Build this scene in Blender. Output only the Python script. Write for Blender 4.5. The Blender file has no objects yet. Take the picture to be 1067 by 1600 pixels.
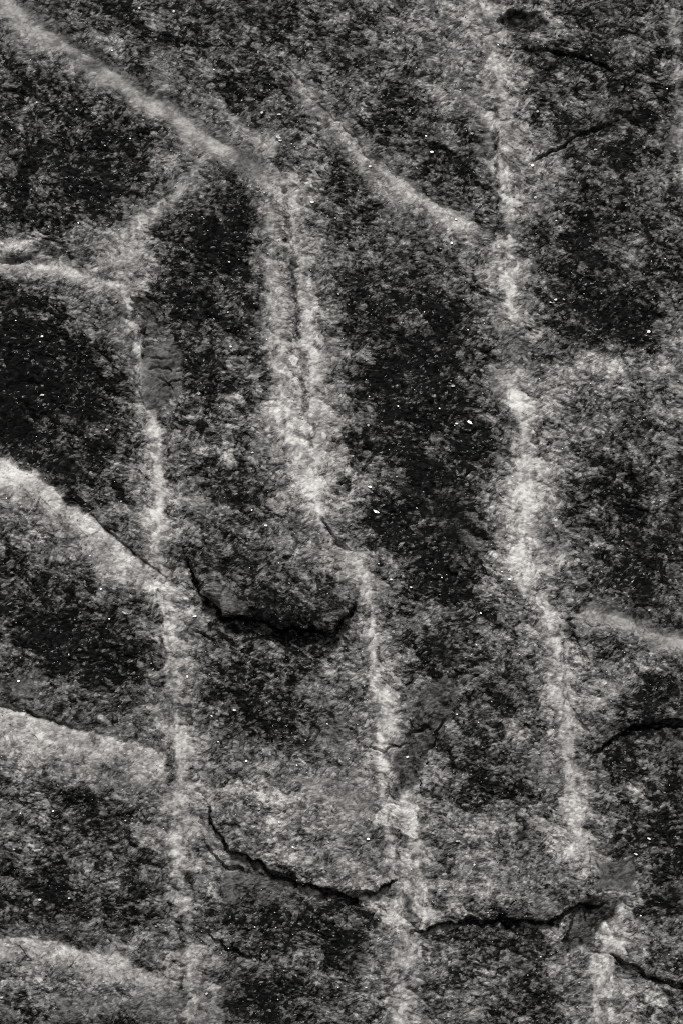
import bpy, math, random
import numpy as np

# ------------------------------------------------------------------ camera, sky, sun, exposure
R = math.radians
S = 1.2 / 1067.0                 # metres per photograph pixel on the rock face (1.2 m across the picture)
CZ = 1.6                         # height of the camera and of the picture's centre
scene = bpy.context.scene
col = scene.collection

cam_d = bpy.data.cameras.new('camera')
cam_d.sensor_fit = 'VERTICAL'
cam_d.sensor_height = 36.0
cam_d.lens = 80.0
cam_d.clip_end = 200.0
cam = bpy.data.objects.new('camera', cam_d)
cam.location = (0.0, -4.0, CZ)
cam.rotation_euler = (R(90), 0, 0)
col.objects.link(cam)
scene.camera = cam

SUN_EL, SUN_AZ = 52.0, -9.0     # azimuth measured from the wall's outward normal (-Y), negative = from the left
world = bpy.data.worlds.new('World')
scene.world = world
world.use_nodes = True
wn = world.node_tree
wn.nodes.clear()
sky = wn.nodes.new('ShaderNodeTexSky')
sky.sky_type = 'NISHITA'
sky.sun_disc = False
sky.sun_elevation = R(SUN_EL)
sky.sun_rotation = R(180.0 + SUN_AZ * -1)
bw = wn.nodes.new('ShaderNodeRGBToBW')          # the photograph is black and white
bg = wn.nodes.new('ShaderNodeBackground')
bg.inputs['Strength'].default_value = 0.05
wo = wn.nodes.new('ShaderNodeOutputWorld')
wn.links.new(sky.outputs[0], bw.inputs[0])
wn.links.new(bw.outputs[0], bg.inputs['Color'])
wn.links.new(bg.outputs[0], wo.inputs[0])

sun_dir = (math.sin(R(SUN_AZ)) * math.cos(R(SUN_EL)), -math.cos(R(SUN_AZ)) * math.cos(R(SUN_EL)), math.sin(R(SUN_EL)))
sd = bpy.data.lights.new('sun', 'SUN')
sd.energy = 2.4
sd.angle = R(7)
sd.color = (1.0, 0.985, 0.965)
sun = bpy.data.objects.new('sun', sd)
from mathutils import Vector
sun.rotation_euler = Vector(sun_dir).to_track_quat('Z', 'Y').to_euler()
sun.location = (-2, -4, 6)
col.objects.link(sun)

scene.cycles.filter_width = 1.1
scene.cycles.use_denoising = False          # keep the mineral grain crisp
scene.view_settings.view_transform = 'Standard'
scene.view_settings.look = 'None'
scene.view_settings.exposure = 0.76
scene.view_settings.gamma = 1.0
scene.view_settings.use_curve_mapping = False

# ------------------------------------------------------------------ noise
rng = np.random.default_rng(7)
_perm = rng.permutation(4096).astype(np.int32)
_ang = rng.random(4096) * 2 * math.pi
_gx = np.cos(_ang).astype(np.float32); _gy = np.sin(_ang).astype(np.float32)
_r1 = rng.random(4096).astype(np.float32); _r2 = rng.random(4096).astype(np.float32)
_r3 = rng.random(4096).astype(np.float32); _r4 = rng.random(4096).astype(np.float32); _r5 = rng.random(4096).astype(np.float32)

def _hash(i, j, seed=0):
    return _perm[(_perm[(i + seed * 131) & 4095] + j * 57 + seed * 17) & 4095]

def perlin(x, y, seed=0):
    xi = np.floor(x).astype(np.int32); yi = np.floor(y).astype(np.int32)
    xf = (x - xi).astype(np.float32); yf = (y - yi).astype(np.float32)
    u = xf * xf * xf * (xf * (xf * 6 - 15) + 10); v = yf * yf * yf * (yf * (yf * 6 - 15) + 10)
    def g(a, b):
        h = _hash(xi + a, yi + b, seed)
        return _gx[h] * (xf - a) + _gy[h] * (yf - b)
    a0 = g(0, 0); a1 = g(1, 0); b0 = g(0, 1); b1 = g(1, 1)
    t = a0 + u * (a1 - a0); b = b0 + u * (b1 - b0)
    return (t + v * (b - t)) * 1.5

def fbm(x, y, size, octaves, seed=0, gain=0.5):
    s = 0; a = 1.0; tot = 0; f = 1.0 / size
    for k in range(octaves):
        s = s + a * perlin(x * f, y * f, seed + k); tot += a; a *= gain; f *= 2.03
    return s / tot

def lumps(x, y, size, tilt, spread, seed=0):
    """upper envelope of randomly tilted paraboloid chips: an angular, broken surface"""
    x = x / size; y = y / size
    xi = np.floor(x).astype(np.int32); yi = np.floor(y).astype(np.int32)
    best = np.full(x.shape, -1e9, np.float32); tone = np.zeros(x.shape, np.float32)
    for a in (-1, 0, 1):
        for b in (-1, 0, 1):
            h = _hash(xi + a, yi + b, seed)
            dx = (x - (xi + a + 0.1 + 0.8 * _r1[h])).astype(np.float32); dy = (y - (yi + b + 0.1 + 0.8 * _r2[h])).astype(np.float32)
            v = spread * _r3[h] + tilt * ((_r4[h] - .5) * dx + (_r5[h] - .5) * dy) - (dx * dx + dy * dy) * 0.9
            m = v > best
            best = np.where(m, v, best); tone = np.where(m, _r1[(h * 7 + 13) & 4095], tone)
    return best, tone - 0.5

def sst(a, b, x):
    t = np.clip((x - a) / (b - a), 0, 1)
    return t * t * (3 - 2 * t)

# ------------------------------------------------------------------ the grid over the face, in photograph pixels
STEP = 1.5
def axis(lo, hi, outlo, outhi):
    core = np.arange(lo, hi + STEP, STEP)
    left = []; p = core[0]; st = STEP
    while p > outlo:
        st = min(st * 1.09, 60); p -= st; left.append(p)
    right = []; p = core[-1]; st = STEP
    while p < outhi:
        st = min(st * 1.09, 60); p += st; right.append(p)
    right = [min(q, outhi) for q in right]
    return np.array(left[::-1] + list(core) + right)
GROUND_V = 800 + CZ / S
ua = axis(-40, 1107, -2600, 3700)
va = axis(-40, 1640, -2300, GROUND_V + 30)
U, V = np.meshgrid(ua, va)
U = U.astype(np.float32); V = V.astype(np.float32)
NY, NX = U.shape

# irregular copies of the coordinates so painted edges and joints wander
W1 = fbm(U, V, 60, 4, 11) ; W2 = fbm(U, V, 60, 4, 31)
UW = U + 22 * W1; VW = V + 22 * W2
w3 = fbm(U, V, 16, 3, 51); w4 = fbm(U, V, 16, 3, 71)
UJ = U + 5 * w3; VJ = V + 5 * w4              # small wander for lines
# foliation: the rock's grain runs gently down to the right
FA = R(19)
FX = U * math.cos(FA) + V * math.sin(FA); FY = -U * math.sin(FA) + V * math.cos(FA)

def polyline(pts, uu, vv):
    """distance to a polyline, signed side (+ = below / left of travel), and arc position in pixels"""
    best = np.full(uu.shape, 1e9, np.float32); side = np.zeros(uu.shape, np.float32); arc = np.zeros(uu.shape, np.float32)
    acc = 0.0
    for (x0, y0), (x1, y1) in zip(pts[:-1], pts[1:]):
        dx, dy = x1 - x0, y1 - y0; L = math.hypot(dx, dy)
        t = np.clip(((uu - x0) * dx + (vv - y0) * dy) / (L * L), 0, 1)
        ex = uu - (x0 + t * dx); ey = vv - (y0 + t * dy)
        d = np.sqrt(ex * ex + ey * ey)
        m = d < best
        best[m] = d[m]; side[m] = np.sign(dx * ey - dy * ex)[m]; arc[m] = (acc + t * L)[m]
        acc += L
    return best, side, arc, acc

def local(pts, pad, uu=None, vv=None):
    """row/column window around a polyline so each stroke touches only its own part of the grid"""
    xs = [p[0] for p in pts]; ys = [p[1] for p in pts]
    i0, i1 = np.searchsorted(va, [min(ys) - pad, max(ys) + pad]); j0, j1 = np.searchsorted(ua, [min(xs) - pad, max(xs) + pad])
    return (slice(max(i0 - 1, 0), min(i1 + 1, NY)), slice(max(j0 - 1, 0), min(j1 + 1, NX)))

def inpoly(pts, uu, vv):
    ins = np.zeros(uu.shape, bool)
    n = len(pts)
    for k in range(n):
        (x0, y0), (x1, y1) = pts[k], pts[(k + 1) % n]
        if y0 == y1: continue
        c = ((y0 > vv) != (y1 > vv)) & (uu < (x1 - x0) * (vv - y0) / (y1 - y0) + x0)
        ins ^= c
    return ins

# ------------------------------------------------------------------ what the face shows (photograph pixels)
# mineral tone of the rock: base, then soft patches (centre, radii, angle, tone, strength)
PATCH = [
 # --- dark mica-rich rock
 (110,250,150,95,32,.13,.85),(170,300,110,60,10,.05,.9),(40,180,80,80,30,.16,.7),(20,330,60,50,0,.12,.7),
 (300,70,120,60,30,.22,.7),(400,130,60,70,0,.15,.8),(350,160,90,30,34,.2,.6),(480,40,120,40,0,.22,.6),(240,15,80,25,20,.2,.6),
 (90,590,130,120,0,.09,.9),(40,600,90,110,0,.0,.85),(170,740,90,90,40,.1,.85),(180,560,60,90,0,.14,.6),(90,690,110,60,40,.06,.8),
 (350,400,75,120,0,.10,.85),(360,560,70,110,0,.13,.85),(310,480,60,120,0,.11,.7),(345,330,55,45,0,.08,.8),(330,680,60,60,0,.25,.6),
 (650,560,95,150,0,.07,.9),(680,730,95,140,5,.06,.9),(690,870,85,90,10,.11,.85),(620,480,70,70,0,.16,.7),(560,800,40,55,0,.12,.7),(610,640,50,60,0,.03,.7),
 (670,220,90,80,20,.22,.7),(700,180,50,50,0,.16,.6),(560,60,60,40,0,.27,.5),(520,160,40,40,0,.28,.4),
 (950,260,120,140,0,.20,.75),(920,430,130,110,0,.20,.75),(980,500,90,50,0,.1,.85),(1000,130,60,110,0,.2,.7),(880,120,80,50,0,.18,.7),(890,200,70,60,0,.24,.6),(1030,380,50,120,0,.2,.6),
 (985,830,100,110,10,.18,.8),(960,740,80,50,0,.2,.6),(1000,900,70,40,0,.16,.7),(920,690,40,50,0,.25,.5),
 (130,1000,150,85,6,.13,.85),(80,920,80,50,25,.18,.7),(60,1010,70,50,0,.1,.6),(190,1030,60,60,0,.12,.7),
 (160,1260,70,70,40,.12,.8),(210,1310,60,40,20,.08,.8),(90,1220,40,50,0,.18,.6),(120,1400,150,50,3,.17,.75),(30,1390,60,50,0,.10,.6),(230,1440,60,40,0,.13,.7),
 (400,1060,110,60,25,.20,.7),(440,1010,80,30,15,.2,.6),(360,1120,70,50,30,.17,.7),(470,1130,70,60,30,.22,.6),(320,1010,50,60,0,.22,.6),
 (420,920,110,50,15,.17,.75),(340,900,60,50,20,.2,.6),(470,950,60,40,0,.13,.7),
 (770,1080,70,90,0,.2,.7),(740,1190,70,70,0,.17,.7),(800,1250,60,50,0,.25,.5),(670,1000,60,50,0,.17,.6),
 (1000,1200,90,100,0,.14,.8),(1030,1080,50,50,0,.15,.7),(960,1120,60,40,-20,.2,.6),(1030,1300,50,60,0,.15,.7),(1045,1420,40,50,0,.12,.7),
 (440,1440,90,45,12,.2,.7),(520,1450,60,50,20,.15,.7),(420,1560,80,50,25,.12,.8),(510,1540,60,60,0,.2,.6),(370,1400,50,30,30,.2,.6),
 (720,1500,90,60,0,.2,.7),(820,1490,90,50,0,.17,.7),(690,1570,60,50,0,.25,.5),(840,1570,70,50,0,.22,.6),
 # --- middle grey rock
 (240,110,90,35,36,.38,.7),(300,150,80,30,34,.42,.6),(100,130,90,35,36,.38,.6),(60,60,60,40,40,.33,.5),
 (500,280,60,30,0,.38,.6),(560,330,90,40,25,.36,.6),(600,410,90,40,20,.33,.6),
 (660,60,90,60,30,.40,.7),(720,110,60,70,20,.48,.7),(740,40,50,60,0,.5,.7),(690,20,60,30,0,.45,.6),
 (860,290,50,110,0,.36,.6),(910,180,80,25,-8,.36,.5),
 (880,640,60,80,10,.38,.7),(970,570,100,24,-4,.70,.85),(940,600,120,40,-10,.45,.6),(1030,640,60,50,0,.36,.6),(910,660,60,40,-40,.48,.5),(1030,770,22,50,20,.5,.6),(960,660,90,30,15,.34,.5),
 (400,740,110,60,10,.33,.7),(380,820,110,40,5,.34,.7),(500,830,70,50,25,.48,.7),(560,880,50,40,10,.5,.7),(430,850,60,30,0,.4,.5),
 (700,960,130,20,-8,.35,.5),(640,980,60,40,0,.34,.5),(860,1030,40,60,0,.42,.6),(780,1000,60,30,0,.36,.5),
 (480,1250,150,60,12,.52,.8),(420,1200,110,45,15,.45,.7),(500,1330,110,40,14,.52,.8),(400,1290,70,40,20,.5,.7),(560,1240,60,60,0,.5,.6),
 (760,1330,130,60,5,.46,.8),(740,1270,90,40,10,.40,.6),(850,1370,80,40,0,.48,.7),(700,1400,70,35,0,.48,.6),(650,1230,50,50,0,.45,.5),
 (980,1040,80,30,8,.36,.5),(930,1090,50,40,30,.4,.5),(110,1080,130,22,12,.40,.7),
 (60,1290,70,50,0,.34,.6),(130,1340,130,20,0,.34,.5),(60,1570,80,40,0,.38,.6),(130,1540,140,45,10,.5,.6),
 (1010,1520,70,60,20,.44,.75),(980,1460,40,40,30,.55,.7),(1040,1480,40,30,0,.42,.6),(970,1580,60,30,0,.45,.6),
 (450,1400,60,20,12,.40,.5),(370,1480,60,40,20,.38,.5),(640,1450,50,60,0,.55,.6),
 (760,1540,40,40,0,.42,.6),(620,1560,60,60,0,.5,.5),(780,1470,60,20,0,.3,.4),
 (340,1340,40,60,0,.38,.5),(320,1240,50,70,0,.46,.6),(300,1130,40,60,0,.44,.5),(320,1500,35,70,0,.42,.5),
 (460,1180,60,20,20,.42,.4),(520,1080,60,40,10,.36,.5),(560,1030,40,40,0,.38,.4),(470,1040,70,18,14,.42,.4),
 (470,400,50,110,0,.42,.6),(478,560,62,110,0,.48,.65),(480,690,65,80,0,.50,.65),(455,320,45,50,0,.44,.6),
 (812,260,42,120,0,.42,.6),(800,420,40,70,0,.42,.6),(822,760,55,150,0,.48,.65),(840,900,50,50,0,.46,.6),(900,1200,48,140,0,.42,.6),(880,1080,45,70,0,.42,.5),(800,580,40,50,0,.36,.6),
 (300,1030,40,90,0,.40,.5),(285,1300,50,110,0,.46,.5),(250,760,34,90,0,.40,.5),(350,940,40,16,22,.40,.7),(1010,985,60,16,10,.5,.5),(250,330,40,16,-35,.5,.6),
 (755,60,55,80,0,.54,.7),(725,130,50,40,25,.5,.6),(640,40,60,20,30,.44,.5),(790,150,40,60,0,.46,.5),(560,230,60,16,42,.46,.5),
 (60,1400,90,40,0,.1,.6),(120,1290,60,50,20,.14,.6),(110,990,110,50,6,.06,.6),(380,1080,60,50,20,.1,.6),(450,1140,50,40,20,.14,.5),(450,1450,70,30,10,.1,.6),(740,1200,50,60,0,.1,.6),(770,1500,80,40,0,.1,.6),(540,1450,40,40,0,.08,.6),
 (195,398,34,46,-25,.58,.85),(250,330,44,13,-32,.52,.8),(478,480,50,120,0,.5,.6),(482,650,55,90,0,.56,.6),
 (165,1262,50,42,35,.02,.85),(218,1318,48,34,25,.02,.85),(660,560,70,90,0,.0,.6),(690,720,70,90,0,.0,.6),(60,590,80,80,0,-.05,.7),(60,520,70,40,0,.0,.6),(170,300,90,40,20,0,.7),(350,370,50,55,0,.02,.6),(990,505,70,35,0,.02,.6),(420,1560,50,40,20,.04,.6),(690,895,60,40,0,.04,.6),(150,1010,70,40,10,.04,.6),(345,550,40,60,0,.02,.6),
 (20,384,36,17,6,.74,.9),(230,290,70,24,-34,.40,.6),(190,400,40,40,-30,.45,.7),(280,240,60,30,20,.42,.5),
]
# pale crushed rock left along the drill lines: (points with half-width and tone)
G1 = [(178,400,10,.5),(193,440,14,.8),(203,490,12,.86),(213,530,11,.8),(224,610,8,.6),(240,660,16,.84),(244,720,17,.86),(246,790,17,.9),(243,850,15,.74),(250,900,12,.7)]
G1b = [(252,900,12,.8),(262,950,18,.78),(266,1010,20,.74),(270,1090,18,.66),(276,1150,20,.66),(283,1200,22,.66),(280,1260,26,.68),(275,1310,26,.68),(275,1350,22,.66),(288,1420,20,.64),(297,1480,20,.66),(300,1540,20,.62),(302,1640,22,.62)]
G2 = [(428,235,14,.6),(432,290,16,.65),(424,400,14,.62),(432,500,18,.68),(440,590,22,.72),(448,680,24,.82),(480,745,16,.8)]
G2b = [(458,285,10,.6),(464,370,14,.66),(478,460,14,.72),(484,540,18,.76),(492,620,20,.76),(494,700,20,.78),(492,750,18,.98),(498,800,8,.9),(510,838,6,.72)]
G2c = [(520,850,10,.6),(556,880,16,.66),(576,912,15,.74),(580,960,9,.88),(581,1020,8,.88),(586,1076,8,.8)]
G2d = [(598,1090,20,.72),(602,1130,20,.78),(594,1175,14,.95),(600,1210,8,.86),(604,1260,9,.8),(612,1330,12,.74),(634,1390,22,.72),(634,1450,24,.68),(632,1520,20,.66),(626,1640,20,.7)]
G2e = [(634,1240,12,.82),(646,1300,18,.76),(654,1370,20,.78),(648,1430,16,.72)]
G3 = [(738,-40,26,.68),(762,60,24,.68),(784,150,16,.72),(785,220,15,.68),(788,290,16,.78),(796,330,15,.78),(792,390,18,.8),(797,440,13,.9),(799,495,7,.86)]
G3b = [(802,590,14,.6),(804,630,14,.84),(812,690,20,.78),(818,760,26,.84),(816,820,26,.86),(818,890,18,.92),(824,930,13,.86)]
G3c = [(846,925,8,.74),(862,965,14,.76),(873,1030,13,.8),(876,1100,16,.7),(886,1160,18,.74),(894,1220,22,.72),(902,1280,20,.78),(914,1335,18,.74),(936,1352,9,.5)]
G3d = [(966,1420,16,.84),(955,1470,20,.82),(940,1530,20,.8),(930,1640,20,.78)]
G4 = [(1044,-60,8,.45),(1052,60,10,.55),(1060,150,9,.5),(1070,260,10,.45),(1090,520,14,.5),(1110,900,18,.5),(1140,1640,20,.5)]
G0 = [(-150,-200,18,.5),(-140,200,20,.6),(-120,620,22,.65),(-105,900,16,.6),(-80,1300,20,.6),(-70,1700,20,.6)]
HOOK = [(318,250,7,.42),(280,304,8,.54),(236,338,9,.58),(205,358,11,.64),(186,392,18,.64),(165,424,16,.62)]
BROW = [(330,160,6,.45),(375,195,8,.52),(420,232,9,.58)]
STROKES = [G0, G1, G1b, G2, G2b, G2c, G2d, G2e, G3, G3b, G3c, G3d, G4, HOOK, BROW]

# ledges: upper edge polyline, band width, rise (px), how far below it keeps, tone at start/end
LEDGE = [
 ([(-120,-80),(10,-6),(60,40),(105,72),(200,132),(300,197),(380,247),(428,280)], (32,32), 9, 150, (.66,.70)),
 ([(432,84),(470,130),(530,190),(580,250),(640,294),(700,328),(744,350)], (30,40), 12, 110, (.58,.76)),
 ([(690,96),(740,158),(776,206)], (12,14), 6, 60, (.5,.52)),
 ([(-90,380),(0,404),(60,414),(120,428),(190,446)], (26,18), 12, 90, (.72,.72)),
 ([(-110,670),(0,722),(60,752),(110,788),(160,832),(200,868),(262,914)], (70,34), 24, 160, (.88,.80)),
 ([(-110,1080),(0,1104),(50,1120),(110,1136),(180,1154),(262,1176)], (62,84), 20, 140, (.84,.70)),
 ([(-110,1462),(0,1466),(60,1470),(130,1480),(200,1502),(285,1545)], (48,30), 18, 120, (.74,.66)),
 ([(884,960),(930,964),(1000,978),(1070,995),(1180,1030)], (24,26), 10, 110, (.58,.68)),
 ([(152,424),(180,374),(215,346),(270,310),(310,252)], (30,20), 3, 30, (.50,.46)),
]
# open cracks under overhanging lips: points (x, y, half width), depth, lip height, lip reach above
CRACK = [
 ([(290,872,.6),(300,896,2),(314,928,5),(345,966,7),(380,964,4),(425,974,4),(470,983,6),(512,989,6),(546,962,3),(556,940,.5)], 17, 26, 75),
 ([(326,1262,.5),(332,1290,2),(350,1314,2.5),(390,1348,4),(430,1368,6),(480,1384,8),(530,1397,8),(572,1395,6),(602,1384,2),(622,1376,.5)], 24, 19, 120),
 ([(640,1456,.5),(668,1452,2),(720,1440,4),(752,1443,4),(780,1431,5),(812,1440,5),(850,1443,4),(890,1425,5),(926,1419,3),(950,1412,.5)], 20, 11, 90),
 ([(920,1176,.5),(945,1160,2),(985,1138,4),(1020,1132,4),(1072,1127,6),(1130,1120,3),(1180,1124,.5)], 18, 8, 70),
 ([(830,254,.4),(850,242,.9),(880,226,1.6),(912,208,3.4),(938,198,1.4),(956,196,.4)], 13, 6, 40),
 ([(806,74,.4),(830,79,.6),(880,82,1.5),(920,92,1.9),(946,101,.7),(960,116,.4)], 11, 5, 40),
 ([(950,1488,.5),(972,1506,2),(1010,1530,3),(1072,1540,4),(1120,1546,.5)], 12, 9, 50),
 ([(316,1446,.5),(330,1464,2),(352,1482,3),(394,1504,1)], 9, 6, 36),
 ([(-10,405,3),(20,408,4),(48,405,1)], 9, 6, 24),
 ([(636,1146,.5),(648,1142,2),(662,1138,2.5),(676,1140,.5)], 9, 5, 20),
 ([(884,955,.5),(892,975,2),(902,1010,2.5),(914,1056,.8)], 7, 3, 20),
 ([(500,806,.5),(510,824,2),(524,848,3),(552,868,1)], 7, 5, 24),
 ([(740,543,1),(756,548,3),(776,546,.6)], 8, 5, 18),
 ([(430,84,.5),(480,140,1.4),(540,206,1.4),(584,254,.5)], 3, 1.5, 20),
 ([(316,1310,.5),(330,1330,1.5),(346,1350,3),(384,1374,.6)], 7, 6, 24),
 ([(700,1118,.5),(694,1130,3),(680,1158,3),(668,1176,.5)], 8, 4, 16),
 ([(300,985,.5),(330,1000,2),(352,1016,.5)], 6, 5, 20),
 ([(560,1170,.5),(600,1176,1),(640,1160,.5)], 5, 2, 16),
]
# narrow dark seams left in the floor of the drill lines: (points, half width, depth)
SEAM = [
 ([(446,300),(454,400),(464,480),(470,560),(478,640),(486,700)], 3.2, 8),
 ([(774,170),(776,260),(780,340),(790,420)], 3.5, 8),
 ([(247,925),(251,980),(254,1060)], 3.5, 8),
 ([(264,1090),(266,1150),(270,1220)], 5, 9),
 ([(284,1440),(288,1500),(286,1560)], 5, 8),
 ([(604,1210),(608,1280),(622,1350),(628,1400)], 3, 7),
 ([(874,980),(880,1040),(882,1100)], 3, 6),
 ([(936,1530),(938,1580)], 5, 8),
 ([(110,778),(150,815),(205,862),(262,905)], 2.2, 6),
 ([(-20,1098),(60,1120),(112,1138)], 3, 7),
]
# smooth fresh break scars: polygon, tone, tilt (px height across), recess
SCAR = [
 ([(222,540),(262,532),(291,546),(286,612),(262,637),(227,642),(216,592)], .44, 3, 'smooth grey break with short curved cracks'),
 ([(204,462),(240,466),(264,498),(260,531),(232,524),(220,496)], .26, -5, 'dark chipped break at the bend of the drill line'),
 ([(665,1062),(700,1050),(722,1070),(712,1106),(690,1150),(668,1190),(655,1226),(632,1246),(617,1226),(612,1182),(622,1164),(640,1140),(645,1096)], .29, -6, 'dark smooth wedge shaped break'),
 ([(772,32),(800,14),(850,18),(862,40),(832,56),(786,46)], .08, -8, 'near black smooth oval break'),
 ([(932,1346),(990,1340),(997,1396),(930,1394)], .42, 4, 'grey squared chip'),
 ([(890,1406),(930,1396),(985,1398),(965,1430),(945,1450),(925,1480),(885,1496),(878,1470),(895,1440)], .24, -8, 'dark hollow with smooth sides'),
 ([(316,918),(350,914),(386,936),(404,954),(372,960),(344,956),(326,940)], .40, -2, 'smooth grey underside of the overhanging lip'),
 ([(626,1392),(648,1388),(650,1410),(640,1424),(628,1414)], .27, 4, None),
 ([(610,1222),(628,1220),(630,1246),(618,1260),(608,1246)], .30, 3, None),
 ([(450,398),(462,396),(464,424),(456,436),(449,424)], .30, 3, None),
 ([(698,880),(714,874),(724,884),(714,896),(700,894)], .30, 4, None),
 ([(470,545),(486,548),(484,590),(472,596),(466,570)], .42, -3, None),
 ([(668,682),(690,676),(700,686),(688,700),(670,698)], .26, 5, None),
]

# ------------------------------------------------------------------ paint the mineral tone
P = np.full(U.shape, 0.30, np.float32) + 0.10 * fbm(U, V, 320, 2, 5)
for cx, cy, rx, ry, an, tone, st in PATCH:
    rr = 1.9 * max(rx, ry)
    w = local([(cx, cy)], rr + 20)
    a = R(an); x = UW[w] - cx; y = VW[w] - cy
    q = ((x * math.cos(a) + y * math.sin(a)) / rx) ** 2 + ((-x * math.sin(a) + y * math.cos(a)) / ry) ** 2
    k = np.exp(-q ** 1.4) * st
    P[w] += (tone - P[w]) * k

warpx = 6 * perlin(U / 30, V / 30, 201); warpy = 6 * perlin(U / 30, V / 30, 202)
ax, ay = (FX + warpx) / 1.55, FY + warpy
l70, t70 = lumps(ax, ay, 70, 1.2, .5, 210); l24, t24 = lumps(ax + 2 * warpy, ay, 24, 1.5, .55, 220)
l9, t9 = lumps(ax, ay, 9.5, 1.7, .6, 230); l5, t5 = lumps(ax, ay, 4.6, 1.8, .6, 240)
P = 0.335 + (P - 0.36) * 1.48
FIB = np.zeros(U.shape, np.float32)      # fibres along a drill line
SMO = np.zeros(U.shape, np.float32)      # smoother surface
H = np.zeros(U.shape, np.float32)        # outward relief in pixels
REG = np.zeros(U.shape, np.int32)

def widths(pts, arc):
    acc = [0.0]
    for a, b in zip(pts[:-1], pts[1:]): acc.append(acc[-1] + math.hypot(b[0] - a[0], b[1] - a[1]))
    return [np.interp(arc, acc, [p[k] for p in pts]).astype(np.float32) for k in range(2, len(pts[0]))]

# big swell of the face and blocky steps
H += 26 * fbm(U, V, 520, 3, 101) + 9 * fbm(U, V, 150, 3, 111)

# smudged pale fork where the upper left drill line begins
FAN = [(148,428),(173,374),(212,345),(262,318),(300,262),(322,258),(296,316),(250,350),(238,396),(218,440),(190,452)]
w = local(FAN, 40)
uj, vj = U[w] + 5 * w3[w] + 4 * W1[w], V[w] + 5 * w4[w] + 4 * W2[w]
ins = inpoly(FAN, uj, vj); d, side, arc, L = polyline(FAN + [FAN[0]], uj, vj)
k = np.where(ins, sst(-2, 9, d), 0.8 * np.exp(-((d + 2) / 5) ** 2)) * (0.85 + .5 * fbm(U[w], V[w] * .35, 14, 3, 118))
P[w] += (.64 - P[w]) * np.clip(k, 0, 1) * .9
H[w] += 4 * np.where(ins, sst(0, 14, d), 0)
# ledges
ledge_zone = np.zeros(U.shape, np.float32); ledge_id = np.full(U.shape, -1, np.int32)
for n, (pts, (wa, wb), rise, keep, (ta, tb)) in enumerate(LEDGE):
    w = local(pts, keep * 5 + 60)
    uu = U[w] + 3 * w3[w] + 6 * W1[w]; vv = V[w] + 3 * w4[w] + 6 * W2[w] + (2 * t24[w] if n in (0, 1) else 9 * t24[w] + 4 * t9[w] + 8 * t70[w])
    if n == 8:
        d, side, arc, L = polyline(pts, uu, vv)
        t = arc / L; sd_ = d * side
        endf = sst(-1, 40, arc) * sst(-1, 30, L - arc) * ((arc > .5) & (arc < L - .5)); endh = endf
    else:                                           # ledges die out at the drill lines they meet
        xs = [p[0] for p in pts]; ys = [p[1] for p in pts]
        f = np.interp(uu, xs, ys); g = np.interp(uu + 6, xs, ys) - np.interp(uu - 6, xs, ys)
        sd_ = (vv - f) / np.sqrt(1 + (g / 12) ** 2)
        t = np.clip((uu - xs[0]) / (xs[-1] - xs[0]), 0, 1)
        endf = sst(xs[0] - 5, xs[0] + 45, uu) * (1 - sst(xs[-1] - 14, xs[-1] + 6, uu)); endh = sst(xs[0] - 5, xs[0] + 45, uu) * (1 - sst(xs[-1] - 120, xs[-1] + 10, uu))
    bw_ = (wa + (wb - wa) * t) * (1 + 0.55 * fbm(U[w], V[w], 70, 3, 120 + n)); tone = (ta + (tb - ta) * t) * 1.04
    lo = np.clip(sd_ / bw_, 0, 9)
    H[w] += rise * sst(0, 1.2, lo) * np.exp(-np.clip(sd_ - bw_, 0, None) / keep) * endh
    H[w] -= (0.0 if n in (0, 8) else 0.6 if n == 1 else 1.3) * np.exp(-(sd_ / 3.0) ** 2) * endf          # crease at the foot of the upper block
    patchy = np.clip(0.95 + 0.9 * fbm(U[w], V[w], 40, 4, 125 + n), 0.5, 1.05)
    band = np.where(sd_ > 0, np.exp(-(lo / 1.0) ** 1.8), np.exp(-(sd_ / 6.0) ** 2)) * endf * patchy
    P[w] += (tone - P[w]) * np.clip(band, 0, 1)
    hal = np.where(sd_ > 0, np.exp(-(lo / 1.9) ** 2), np.exp(-(sd_ / 22.0) ** 2)) * endf * 0.36
    P[w] += np.clip(tone * 0.66 - P[w], 0, 1) * np.clip(hal, 0, 1) * (1 - np.clip(band, 0, 1))
    SMO[w] = np.maximum(SMO[w], np.where(sd_ > 0, np.exp(-(lo / .9) ** 3), np.exp(-(sd_ / 22) ** 2)) * endf * (0.85 if n in (0, 7) else 0.45))
    z = np.where((sd_ > -1) & (sd_ < bw_ * 1.05), endf, 0)
    m = z > np.maximum(ledge_zone[w], 0.35)
    ledge_zone[w] = np.where(m, z, ledge_zone[w]); ledge_id[w] = np.where(m, n, ledge_id[w])

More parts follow.
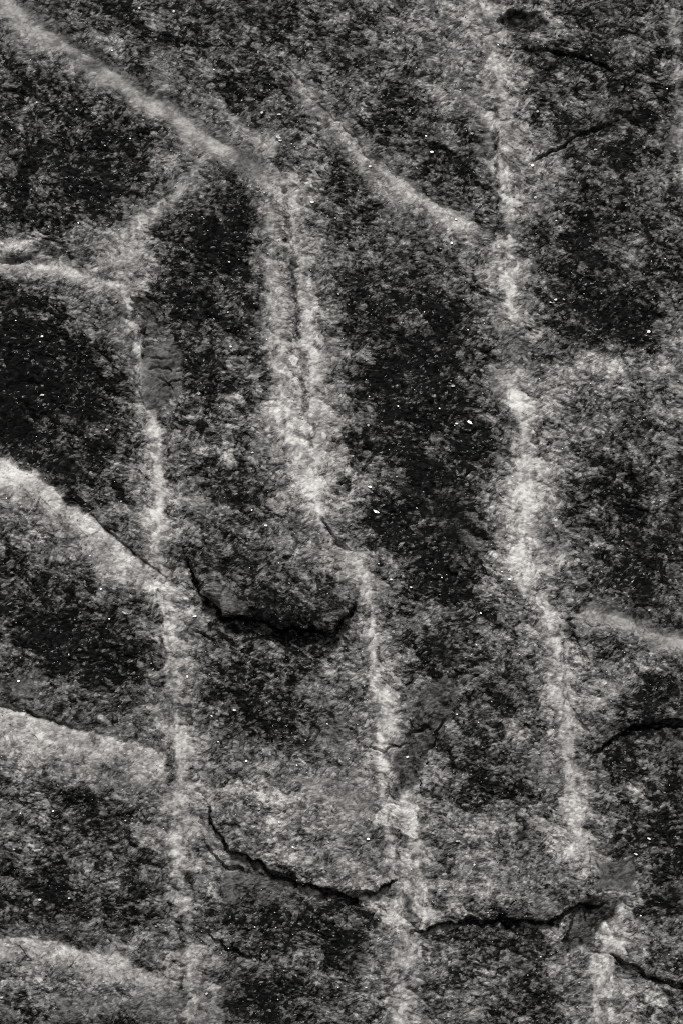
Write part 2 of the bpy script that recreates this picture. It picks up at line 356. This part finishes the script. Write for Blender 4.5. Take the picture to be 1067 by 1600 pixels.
# drill lines
groove_id = np.full(U.shape, -1, np.int32)
GROUP = [0, 1, 1, 2, 2, 2, 2, 2, 3, 3, 3, 3, 4, None, None]
for n, pts in enumerate(STROKES):
    w = local(pts, 150)
    d, side, arc, L = polyline([p[:2] for p in pts], UJ[w] + 7 * W1[w] + 3 * w4[w], VJ[w])
    hw, tone = widths(pts, arc); hw = hw * 1.3; tone = tone * 1.0
    hw = hw * np.clip(1 + 0.9 * fbm(U[w], V[w], 40, 4, 140 + n + (40 if n == 8 else 0)) + .45 * t24[w] + .5 * t9[w], .4, 1.9)
    dep = (3.0 if GROUP[n] is not None else 0.0) * np.clip(1 + 1.3 * fbm(U[w], V[w], 70, 3, 150 + n), 0.1, 2)
    wall = np.exp(-(d / (hw * 1.05)) ** 2.6)
    H[w] -= dep * wall * (1 - 0.45 * np.exp(-(d / (hw * .5)) ** 2))
    core = np.exp(-(d / (hw * 0.95)) ** 1.9)
    var = np.clip(1.04 + 0.55 * fbm(U[w] * 1.6, V[w], 26, 4, 160 + n + (40 if n == 8 else 0)) + .28 * t24[w] + .22 * t9[w], 0.3, 1.16)
    P[w] += (tone * var - P[w]) * core * 0.95
    halo = np.exp(-(d / (hw * 2.0 + 16)) ** 2) * 0.8 * np.clip(1 + 1.2 * W2[w], 0, 1.4)
    P[w] += np.clip(tone * 0.66 - P[w], 0, 1) * np.clip(halo, 0, 1) * (1 - core)
    FIB[w] = np.maximum(FIB[w], core)
    SMO[w] = np.maximum(SMO[w], core * 0.5)
    if GROUP[n] is not None: groove_id[w] = np.where(d < hw * 1.15, GROUP[n], groove_id[w])

for pts, hw, dep in SEAM:
    w = local(pts, 40)
    d, side, arc, L = polyline(pts, UJ[w], VJ[w])
    k = np.exp(-(d / hw) ** 2) * np.clip(0.7 + 1.2 * fbm(U[w], V[w], 30, 2, 190), 0, 1)
    H[w] -= 0.9 * dep * k
    P[w] -= 0.20 * k

# ------------------------------------------------------------------ broken, chipped surface
SMO = np.maximum(SMO, 0.55 * sst(.12, .5, fbm(U, V, 150, 3, 500)))
rough = 1 - 0.8 * SMO
H += rough * 9 * (l70 - l70.mean()) + rough * 3.6 * (l24 - l24.mean())
H += (1 - 0.7 * SMO) * 1.2 * (l9 - l9.mean()) + (0.3 + 0.7 * rough) * 0.55 * (l5 - l5.mean())
H += 1.6 * rough * fbm(ax, ay, 14, 4, 250)
H += FIB * 1.2 * fbm(U * 1.0, V * 0.25, 6, 2, 260)
veil = np.clip(.5 + 1.6 * fbm(U, V, 120, 2, 440), 0, 1)
# mineral grain: clumps, chips and fibres of darker and paler minerals
quiet = (1 - 0.72 * SMO) * (1.08 - 0.55 * sst(.15, .85, P))
P += quiet * (0.24 * fbm(U, V, 80, 3, 270) + 0.20 * fbm(ax, ay, 15, 4, 280, .7) + 0.22 * (.4 + 1.2 * veil) * t24 + 0.24 * t9 + 0.22 * t5 + 0.05 * np.clip(l24 - .1, -.5, .4) + 0.06 * np.clip(l9, -.5, .5))
lowp = 1 - sst(.1, .4, P)
P += quiet * lowp * (0.16 * sst(.22, .4, t9) * sst(-.3, .3, w3 + W1) + 0.13 * sst(.3, .42, t24))
fxx = U * np.cos(FA) + V * np.sin(FA) + 14 * W1; fyy = FY + 9 * W2 + 3 * w3
hair = np.clip(1 - 3.2 * np.abs(perlin(fxx / 46, fyy / 9, 410)), 0, 1) ** 3 + np.clip(1 - 3.2 * np.abs(perlin(fxx / 24, fyy / 6, 420)), 0, 1) ** 3
dark = np.clip(1 - 3.0 * np.abs(perlin(fxx / 60, fyy / 13, 430)), 0, 1) ** 3
P += quiet * veil * (0.08 * hair - 0.10 * dark)
H += quiet * veil * (0.8 * hair - 1.6 * dark)
P += SMO * 0.10 * fbm(U, V, 24, 4, 290)
P += FIB * 0.16 * fbm(U * 1.3, V * .3, 8, 3, 295)

# scars: level a patch and tilt it
scar_id = np.full(U.shape, -1, np.int32)
for n, (pts, tone, off, lab) in enumerate(SCAR):
    w = local(pts, 20)
    uj, vj = U[w] + 4 * w3[w] + 2 * W1[w] + 4 * t9[w], V[w] + 4 * w4[w] + 2 * W2[w] + 4 * t24[w]
    ins = inpoly(pts, uj, vj)
    d, side, arc, L = polyline(pts + [pts[0]], uj, vj)
    k = np.where(ins, sst(0, 3.5, d), 0)
    lf, tf = lumps(U[w] + .4 * V[w], V[w], 30, 1.6, .5, 330 + n)
    cx = sum(p[0] for p in pts) / len(pts); cy = sum(p[1] for p in pts) / len(pts)
    mean = H[w][ins].mean() if ins.any() else 0
    flat = mean + off + 0.10 * (U[w] - cx) * (1 if n % 2 else -1) + 0.14 * (cy - V[w]) + 1.0 * fbm(U[w], V[w], 26, 4, 300 + n) + 5 * lf
    H[w] += (flat - H[w]) * k * (0.95 if n in (0, 4) else 0.88)
    P[w] += (tone + .3 * fbm(U[w], V[w], 26, 5, 320 + n, .7) + .08 * t9[w] + .16 * tf - P[w]) * np.where(ins, sst(-1, 9, d), 0) * 0.85
    SMO[w] = np.maximum(SMO[w], k * (0.8 if n in (0, 4) else 0.55)); FIB[w] *= (1 - k)
    scar_id[w] = np.where(ins, n, scar_id[w])
# short curved cracks in the large grey scar and the hollow beside the lower chip
for pts in ([(238,560),(252,562),(268,560)],[(236,578),(250,574),(262,578)],[(250,590),(262,600),(272,612)],[(255,606),(268,598),(282,594)],[(262,548),(270,552),(278,551)],
            [(255,575),(270,582),(284,580)],[(240,467),(252,484),(258,492)],[(246,500),(250,520),(254,528)],[(262,602),(268,612),(270,622)],[(205,478),(216,486),(226,500)]):
    w = local(pts, 20)
    d, side, arc, L = polyline(pts, UJ[w], VJ[w])
    H[w] -= 5 * np.exp(-(d / 1.5) ** 2) * np.clip(.8 + 2 * w4[w], 0, 1)

# cracks under overhanging lips
crack_id = np.full(U.shape, -1, np.int32)
jr = random.Random(21)
def jag(pts):
    out = [pts[0]]
    for a, b in zip(pts[:-1], pts[1:]):
        L = math.hypot(b[0] - a[0], b[1] - a[1]); m = max(1, int(L / 14))
        for q in range(1, m):
            t = (q + jr.uniform(-.3, .3)) / m; o = max(-9, min(9, jr.gauss(0, 4.6))) * min(1, .4 + a[2] / 4)
            out.append((a[0] + (b[0] - a[0]) * t - (b[1] - a[1]) / L * o, a[1] + (b[1] - a[1]) * t + (b[0] - a[0]) / L * o, (a[2] + (b[2] - a[2]) * t) * jr.choice((.2, .5, .9, 1.2, 1.7))))
        out.append(b)
    return out
for n, (pts, dep, lip, reach) in enumerate(CRACK):
    pts = jag(pts); p2 = [p[:2] for p in pts]
    w = local(p2, reach * 2 + 30)
    d, side, arc, L = polyline(p2, U[w] + 5 * w3[w] + 5 * W1[w], V[w] + 5 * w4[w] + 5 * W2[w] + 3 * t24[w] + 2 * t9[w])
    hw = widths(pts, arc)[0] * 0.68 * np.clip(1 + 1.6 * fbm(U[w], V[w], 26, 3, 340 + n), .1, 2.2)
    flip = 1 if p2[-1][0] >= p2[0][0] else -1
    s_ = d * side * flip
    e = sst(-1, 26, arc) * sst(-1, 26, L - arc)
    inl = (arc > .5) & (arc < L - .5)
    H[w] += np.where(s_ < 0, lip * np.exp(-(s_ / reach) ** 2) * (1 - .4 * np.exp(s_ / 9)), -0.25 * lip * np.exp(-(s_ / (reach * .5)) ** 2)) * e * inl
    slot = np.where(np.abs(s_) < hw, 1, np.exp(-((np.abs(s_) - hw) / 1.1) ** 2)) * inl
    H[w] -= 0.85 * dep * slot * np.clip(e + .25, 0, 1)
    crack_id[w] = np.where((d < hw + 0.8) & inl, n, crack_id[w])

H -= 0.0
# ------------------------------------------------------------------ divide the face into its pieces
cu = (U[:-1, :-1] + U[1:, 1:]) / 2; cv = (V[:-1, :-1] + V[1:, 1:]) / 2
cell = lambda A: A[:-1, :-1]
def fx(pts, vv):            # x of a drill line at height v
    pts = sorted(pts); return np.interp(vv, [p[0] for p in pts], [p[1] for p in pts])
def fy(pts, uu):
    return np.interp(uu, [p[0] for p in pts], [p[1] for p in pts])
def centre(lines):
    return [(p[1], p[0]) for l in lines for p in l]
g1x = fx([(-3000,60),(0,140),(250,165)] + centre([G1, G1b]) + [(2500,340)], cv)
g2x = fx([(-3000,260),(0,380)] + centre([G2b, G2c, G2d]) + [(2500,620)], cv)
g3x = fx([(-3000,640)] + centre([G3, G3b, G3c, G3d]) + [(2500,900)], cv)
colid = (cu > g1x).astype(np.int32) + (cu > g2x) + (cu > g3x)
wob = 10 * cell(W1)
rows = [
 [fy([(-2600,150),(0,392),(190,446)], cu), fy(LEDGE[4][0], cu), fy(LEDGE[5][0], cu), fy(LEDGE[6][0], cu)],
 [fy([(140,90),(300,197),(428,280)], cu), fy([(200,690),(500,760)], cu) + 2 * wob, fy([(p[0], p[1]) for p in CRACK[0][0]], cu), fy([(p[0], p[1]) for p in CRACK[1][0]], cu)],
 [fy(LEDGE[1][0], cu), fy([(560,1000),(860,950)], cu) + 2 * wob, fy([(600,1240),(900,1200)], cu) + 2 * wob, fy([(p[0], p[1]) for p in CRACK[2][0]], cu)],
 [fy([(780,560),(1067,540),(3000,500)], cu) + wob, fy(LEDGE[7][0], cu), fy([(900,1175),(942,1162),(1072,1127),(3000,1100)], cu), fy([(900,1420),(968,1504),(1072,1540),(3000,1560)], cu)],
]
block = np.zeros(cu.shape, np.int32)
for c in range(4):
    r = sum((cv > f).astype(np.int32) for f in rows[c])
    block = np.where(colid == c, c * 10 + r, block)
region = block.copy()                                    # 0.. rock blocks
li = cell(ledge_id); region = np.where(li >= 0, 100 + li, region)
gi = cell(groove_id); region = np.where(gi >= 0, 200 + gi, region)
si = cell(scar_id); region = np.where(si >= 0, 300 + si, region)
ci = cell(crack_id); region = np.where(ci >= 0, 400 + ci, region)

# ------------------------------------------------------------------ materials
def mat(name):
    m = bpy.data.materials.new(name); m.use_nodes = True
    nt = m.node_tree; nt.nodes.clear()
    return m, nt
class N:
    def __init__(s, nt): s.nt = nt
    def __call__(s, typ, ins=None, **kw):
        n = s.nt.nodes.new(typ)
        for k, v in kw.items(): setattr(n, k, v)
        for k, v in (ins or {}).items():
            if isinstance(v, bpy.types.NodeSocket): s.nt.links.new(v, n.inputs[k])
            else: n.inputs[k].default_value = v
        return n
    def math(s, op, a, b=0.0, c=0.0, clamp=False):
        n = s('ShaderNodeMath', {0: a, 1: b, 2: c}, operation=op); n.use_clamp = clamp
        return n.outputs[0]

def ramp(n, stops, fac):
    r = n('ShaderNodeValToRGB', {'Fac': fac})
    el = r.color_ramp.elements
    while len(el) < len(stops): el.new(0.5)
    for e, (p, v) in zip(el, stops):
        e.position = p
        e.color = (v, v * 0.970, v * 0.942, 1) if not isinstance(v, tuple) else (*v, 1)
    return r.outputs[0]

def rock_material():
    m, nt = mat('mica_schist'); n = N(nt)
    pos = n('ShaderNodeNewGeometry').outputs['Position']
    px = n('ShaderNodeVectorMath', {0: pos, 1: (1 / S, 1 / S, 1 / S)}, operation='MULTIPLY').outputs[0]
    rot = n('ShaderNodeMapping', {'Vector': px, 'Rotation': (0, FA, 0)}).outputs[0]
    warp = n('ShaderNodeTexNoise', {'Vector': rot, 'Scale': 0.03, 'Detail': 0.0}).outputs['Color']
    wv = n('ShaderNodeVectorMath', {0: warp, 1: (14, 14, 14), 2: (-7, -7, -7)}, operation='MULTIPLY_ADD').outputs[0]
    rw = n('ShaderNodeVectorMath', {0: rot, 1: wv}, operation='ADD').outputs[0]
    fol = n('ShaderNodeVectorMath', {0: rw, 1: (0.55, 0.55, 1.0)}, operation='MULTIPLY').outputs[0]
    pale = n('ShaderNodeAttribute', attribute_name='pale').outputs['Fac']
    smo = n('ShaderNodeAttribute', attribute_name='smooth').outputs['Fac']
    def noise(vec, size, det=3.0, ro=0.6):
        o = n('ShaderNodeTexNoise', {'Vector': vec, 'Scale': 1.0 / size, 'Detail': det, 'Roughness': ro}).outputs['Fac']
        return n.math('SUBTRACT', o, 0.5)
    n1 = noise(fol, 2.2, 2.0, .7)
    vor = n('ShaderNodeTexVoronoi', {'Vector': fol, 'Scale': 1 / 3.2, 'Randomness': 1.0})
    cellr = n('ShaderNodeSeparateColor', {0: vor.outputs['Color']})
    amp = n.math('MULTIPLY', n.math('MULTIPLY_ADD', smo, -0.65, 1.0), n.math('MULTIPLY_ADD', pale, -0.45, 1.05))
    vor2 = n('ShaderNodeTexVoronoi', {'Vector': fol, 'Scale': 1 / 7.0, 'Randomness': 1.0})
    grain = n('ShaderNodeSeparateColor', {0: vor2.outputs['Color']})
    gm_ = n.math('MULTIPLY_ADD', n.math('SUBTRACT', grain.outputs[0], 0.5), 0.16, n.math('MULTIPLY', n.math('SUBTRACT', 0.45, vor2.outputs['Distance']), 0.16))
    gm_ = n.math('MULTIPLY_ADD', n.math('SUBTRACT', 0.45, vor.outputs['Distance']), 0.16, gm_)
    mix = n.math('MULTIPLY', n.math('MULTIPLY_ADD', n1, 0.9, gm_), amp)
    mix = n.math('MULTIPLY_ADD', n.math('MULTIPLY', n.math('SUBTRACT', cellr.outputs[2], 0.5), 0.30), amp, mix)
    v = n.math('ADD', pale, mix)
    colr = ramp(n, [(0.0, 0.004), (0.12, 0.012), (0.28, 0.055), (0.5, 0.145), (0.72, 0.31), (1.0, 0.62)], v)
    # relief: fibres, grains
    hgt = n.math('MULTIPLY_ADD', vor2.outputs['Distance'], -1.2, n.math('MULTIPLY_ADD', vor.outputs['Distance'], -1.0, n.math('MULTIPLY', n1, 1.8)))
    hgt = n.math('MULTIPLY', hgt, amp)
    bump = n('ShaderNodeBump', {'Height': hgt, 'Distance': S, 'Strength': 0.55})
    # mica plates: each grain leans its own way, so a few catch the sun
    tilt = n('ShaderNodeVectorMath', {0: vor.outputs['Color'], 1: (0.5, 0.5, 0.5)}, operation='SUBTRACT').outputs[0]
    tsc = n('ShaderNodeVectorMath', {0: tilt}, operation='SCALE')
    nt.links.new(n.math('MULTIPLY', amp, 0.75), tsc.inputs['Scale'])
    nrm = n('ShaderNodeVectorMath', {0: bump.outputs[0], 1: tsc.outputs[0]}, operation='ADD').outputs[0]
    nrm = n('ShaderNodeVectorMath', {0: nrm}, operation='NORMALIZE').outputs[0]
    shiny = n.math('GREATER_THAN', cellr.outputs[1], 0.80)
    rg = n.math('MULTIPLY_ADD', n.math('MULTIPLY', shiny, amp), -0.33, 0.68)
    spec = n.math('MULTIPLY_ADD', n.math('MULTIPLY', shiny, amp), 0.35, 0.06)
    b = n('ShaderNodeBsdfPrincipled', {'Base Color': colr, 'Roughness': rg, 'Normal': nrm, 'Specular IOR Level': spec})
    o = n('ShaderNodeOutputMaterial', {'Surface': b.outputs[0]})
    return m
ROCK = rock_material()

def mica_material():
    m, nt = mat('mica'); n = N(nt)
    pos = n('ShaderNodeNewGeometry').outputs['Position']
    c = n('ShaderNodeTexNoise', {'Vector': pos, 'Scale': 300.0, 'Detail': 2.0}).outputs['Fac']
    colr = ramp(n, [(0.35, .06), (0.65, .5)], c)
    b = n('ShaderNodeBsdfPrincipled', {'Base Color': colr, 'Roughness': 0.33, 'Metallic': 0.15, 'Specular IOR Level': 0.6})
    n('ShaderNodeOutputMaterial', {'Surface': b.outputs[0]})
    return m
MICA = mica_material()

def ground_material():
    m, nt = mat('gravel'); n = N(nt)
    pos = n('ShaderNodeNewGeometry').outputs['Position']
    a = n('ShaderNodeTexNoise', {'Vector': pos, 'Scale': 3.0, 'Detail': 6.0}).outputs['Fac']
    vo = n('ShaderNodeTexVoronoi', {'Vector': pos, 'Scale': 45.0})
    k = n.math('MULTIPLY_ADD', a, 0.6, n.math('MULTIPLY', vo.outputs['Distance'], 0.5))
    colr = ramp(n, [(0.2, .05), (0.8, .22)], k)
    bp = n('ShaderNodeBump', {'Height': vo.outputs['Distance'], 'Distance': 0.02, 'Strength': 0.8})
    b = n('ShaderNodeBsdfPrincipled', {'Base Color': colr, 'Roughness': 0.9, 'Normal': bp.outputs[0]})
    n('ShaderNodeOutputMaterial', {'Surface': b.outputs[0]})
    return m

# ------------------------------------------------------------------ the setting
gm = bpy.data.meshes.new('ground')
gm.from_pydata([(-30, -40, 0), (30, -40, 0), (30, 1.6, 0), (-30, 1.6, 0)], [], [(0, 1, 2, 3)])
gm.materials.append(ground_material())
go = bpy.data.objects.new('ground', gm); col.objects.link(go)
go['kind'] = 'structure'; go['label'] = 'grey gravel ground at the foot of the rock face'

# ------------------------------------------------------------------ the rock face
face = bpy.data.objects.new('rock_face', None); col.objects.link(face)
face['label'] = 'dark mica flecked rock face scored by pale drill lines and slanting ledges'
face['category'] = 'rock face'

X = (U - 533.5) * S; Z = CZ - (V - 800) * S; Y = -H * S
co = np.stack([X, Y, Z], -1).astype(np.float32)
# smooth normals over the whole sheet, so its pieces meet without a visible seam
def grad(A, axis_vals, ax):
    return np.gradient(A, axis_vals, axis=ax)
dHu = np.gradient(H, ua, axis=1); dHv = np.gradient(H, va, axis=0)
nr = np.stack([-dHu, -np.ones_like(H), dHv], -1).astype(np.float32)
nr /= np.linalg.norm(nr, axis=-1, keepdims=True)

cof = co.reshape(-1, 3); nrf = nr.reshape(-1, 3); Pf = np.clip(P, -0.2, 1).ravel(); Sf = SMO.ravel(); Ff = FIB.ravel()
ii = (np.arange(NY - 1)[:, None] * NX + np.arange(NX - 1)[None, :])
quads = np.stack([ii, ii + NX, ii + NX + 1, ii + 1], -1).reshape(-1, 4)
regf = region.ravel()

def sheet(name, faces, parent=face):
    vs, inv = np.unique(faces, return_inverse=True)
    me = bpy.data.meshes.new(name)
    nf = len(faces)
    me.vertices.add(len(vs)); me.vertices.foreach_set('co', cof[vs].ravel())
    me.loops.add(nf * 4); me.loops.foreach_set('vertex_index', inv.astype(np.int32).ravel())
    me.polygons.add(nf); me.polygons.foreach_set('loop_start', np.arange(0, nf * 4, 4, dtype=np.int32))
    me.polygons.foreach_set('loop_total', np.full(nf, 4, np.int32))
    me.update(calc_edges=True)
    me.polygons.foreach_set('use_smooth', np.ones(nf, bool))
    for an, arr in (('pale', Pf), ('smooth', Sf)):
        a = me.attributes.new(an, 'FLOAT', 'POINT'); a.data.foreach_set('value', arr[vs].astype(np.float32))
    cn = me.attributes.new('custom_normal', 'FLOAT_VECTOR', 'POINT'); cn.data.foreach_set('vector', nrf[vs].ravel())
    me.materials.append(ROCK)
    o = bpy.data.objects.new(name, me); col.objects.link(o); o.parent = parent
    return o

order = np.argsort(regf, kind='stable'); sr = regf[order]
ids, starts = np.unique(sr, return_index=True)
ends = list(starts[1:]) + [len(sr)]
NAMES = {0: 'rock_block', 1: 'ledge', 2: 'drill_groove', 3: 'break_scar', 4: 'crack'}
GLAB = {1: 'pale drill groove broken at a grey scar', 2: 'long pale drill groove with a dark seam', 3: 'widest pale drill groove'}
LLAB = {0: 'smooth grey slanting ledge', 1: 'slanting ledge with a pale lower end', 4: 'pale broad slanting ledge', 8: 'curved hook shaped ridge'}
for rid, a, b in zip(ids, starts, ends):
    k, sub = int(rid) // 100, int(rid) % 100
    o = sheet(NAMES[k], quads[order[a:b]])
    if k == 2 and sub in GLAB: o['label'] = GLAB[sub]
    if k == 1 and sub in LLAB: o['label'] = LLAB[sub]
    if k == 3 and SCAR[sub][3]: o['label'] = SCAR[sub][3]

# body of the rock behind the face
ring = [(0, j) for j in range(0, NX)] + [(i, NX - 1) for i in range(1, NY)] + [(NY - 1, j) for j in range(NX - 2, -1, -1)] + [(i, 0) for i in range(NY - 2, 0, -1)]
rv = [tuple(co[i, j]) for i, j in ring]; n_ = len(rv)
verts = rv + [(x, 1.5, z) for x, y, z in rv]
fcs = [(k, (k + 1) % n_, n_ + (k + 1) % n_, n_ + k) for k in range(n_)] + [tuple(range(n_, 2 * n_))]
bm_ = bpy.data.meshes.new('rock_mass'); bm_.from_pydata(verts, [], fcs); bm_.materials.append(ROCK)
a = bm_.attributes.new('pale', 'FLOAT', 'POINT'); a.data.foreach_set('value', np.full(len(verts), .3, np.float32))
bo = bpy.data.objects.new('rock_mass', bm_); col.objects.link(bo); bo.parent = face

# ------------------------------------------------------------------ mica flakes
random.seed(4)
half = (Vector(sun_dir) + Vector((0, -1, 0))).normalized()
def sample(u, v):
    j = int(np.clip(np.searchsorted(ua, u), 1, NX - 2)); i = int(np.clip(np.searchsorted(va, v), 1, NY - 2))
    return Vector([float(t) for t in co[i, j]]), Vector([float(t) for t in nr[i, j]]), float(P[i, j]), float(SMO[i, j])
def flake(u, v, lx, ly, ang, aim):
    p, nn, _, _ = sample(u, v)
    j = Vector((random.gauss(0, 1), random.gauss(0, 1), random.gauss(0, 1))) * aim
    nz = (half + j).normalized()
    a = Vector((math.cos(ang), 0, -math.sin(ang))); a = (a - nz * a.dot(nz)).normalized(); b = nz.cross(a)
    k = random.choice((5, 6, 7))
    top = []
    for q in range(k):
        t = 2 * math.pi * (q + random.uniform(-.25, .25)) / k
        top.append(a * math.cos(t) * lx * S * random.uniform(.8, 1.15) + b * math.sin(t) * ly * S * random.uniform(.8, 1.15))
    lift = nn * (1.1 * S) + nz * (0.25 * max(lx, ly) * S)
    th = nz * (0.9 * S)
    return p, [lift + t for t in top] + [lift + t - th for t in top], k
def flake_faces(k, o=0):
    return [tuple(range(o, o + k))] + [tuple(range(o + 2 * k - 1, o + k - 1, -1))] + [(o + (q + 1) % k, o + q, o + k + q, o + k + (q + 1) % k) for q in range(k)]
BIG = [(733,660,6,3,35),(586,800,7,3,35),(578,760,4,3,20),(195,957,8,2.6,25),(305,963,5,2,5),(435,215,5,3,10),(438,219,5,2.5,20),(410,176,3,3,0),(436,179,5,2,0),(272,16,3,3.5,0),(218,12,3,2.5,0),
 (1012,517,4,3.5,0),(577,259,3.5,3,0),(487,317,4,2.5,0),(712,662,4,2,20),(712,340,3,2.5,0),(714,1312,4,2.6,20),(713,1312,3,3,0),(1012,1310,4,2,30),(991,1334,4,2,25),(996,1573,4,2.5,40),(4,1556,4,3,0),
 (292,1058,3,3,0),(893,1044,3,2.5,0),(636,1182,3,2.5,0),(755,500,2.6,2.6,0),(868,466,3,2.5,0),(881,466,3,2.5,0),(900,40,3,2.5,0),(894,126,3,2.5,0),(930,233,3,2.5,0),(839,174,3.5,3,0),(831,258,3,3,0),
 (835,307,4,2.5,0),(1054,235,3,3,0),(674,236,4,3,0),(736,208,3,2.5,0),(705,378,2.5,2.5,0),(415,820,3.5,2,20),(66,525,3,2.5,0),(167,670,3,2.5,15),(66,617,4,2.5,0),(30,1064,3,2.5,0),(50,1058,3,2,0),
 (310,615,4,3,0),(360,541,3,2.5,0),(394,707,3,2,0),(436,1282,3,2.5,0),(405,1262,3,2.5,0),(245,1446,4,2,0),(63,1404,4,2,10),(110,1401,3,2,0),(384,1190,3,2.5,0),(366,1110,3,2.5,0),(323,1553,3,3,0),
 (574,665,2.5,2.5,0),(550,712,3,2,0),(695,1388,3,2,0),(740,1350,2.5,2.2,0),(575,1280,3,2.5,0),(575,1310,3,2.5,0),(1014,952,2.5,2.5,0),(795,905,3,2,0),(794,890,2.5,2.5,0),(706,603,5,1.6,0),(640,917,3,2,0),(611,905,3,2,10)]
for (u, v, lx, ly, an) in BIG:
    p, vs, k = flake(u, v, lx * .8, ly * .75, R(an), 0.1)
    me = bpy.data.meshes.new('mica_flake'); me.from_pydata([tuple(t) for t in vs], [], flake_faces(k)); me.materials.append(MICA)
    o = bpy.data.objects.new('mica_flake', me); o.location = p; col.objects.link(o); o.parent = face
vs_all, fc_all = [], []
cnt = 0
while cnt < 2800:
    u = random.uniform(-60, 1127); v = random.uniform(-60, 1660)
    p, nn, pl, sm = sample(u, v)
    if sm > .45 or random.random() > 0.25 + 0.75 * (0.5 + 0.8 * float(perlin(np.array([u / 55.]), np.array([v / 55.]), 77)[0])): continue
    r = random.choice((.3, .4, .45, .5, .6, .8, 1.1))
    p, vs, k = flake(u, v, r * random.uniform(1, 1.7), r, R(random.gauss(18, 25)), 0.28)
    o = len(vs_all); vs_all += [tuple(p + t) for t in vs]; fc_all += flake_faces(k, o); cnt += 1
me = bpy.data.meshes.new('mica_specks'); me.from_pydata(vs_all, [], fc_all); me.materials.append(MICA)
o = bpy.data.objects.new('mica_specks', me); col.objects.link(o); o.parent = face; o['kind'] = 'stuff'
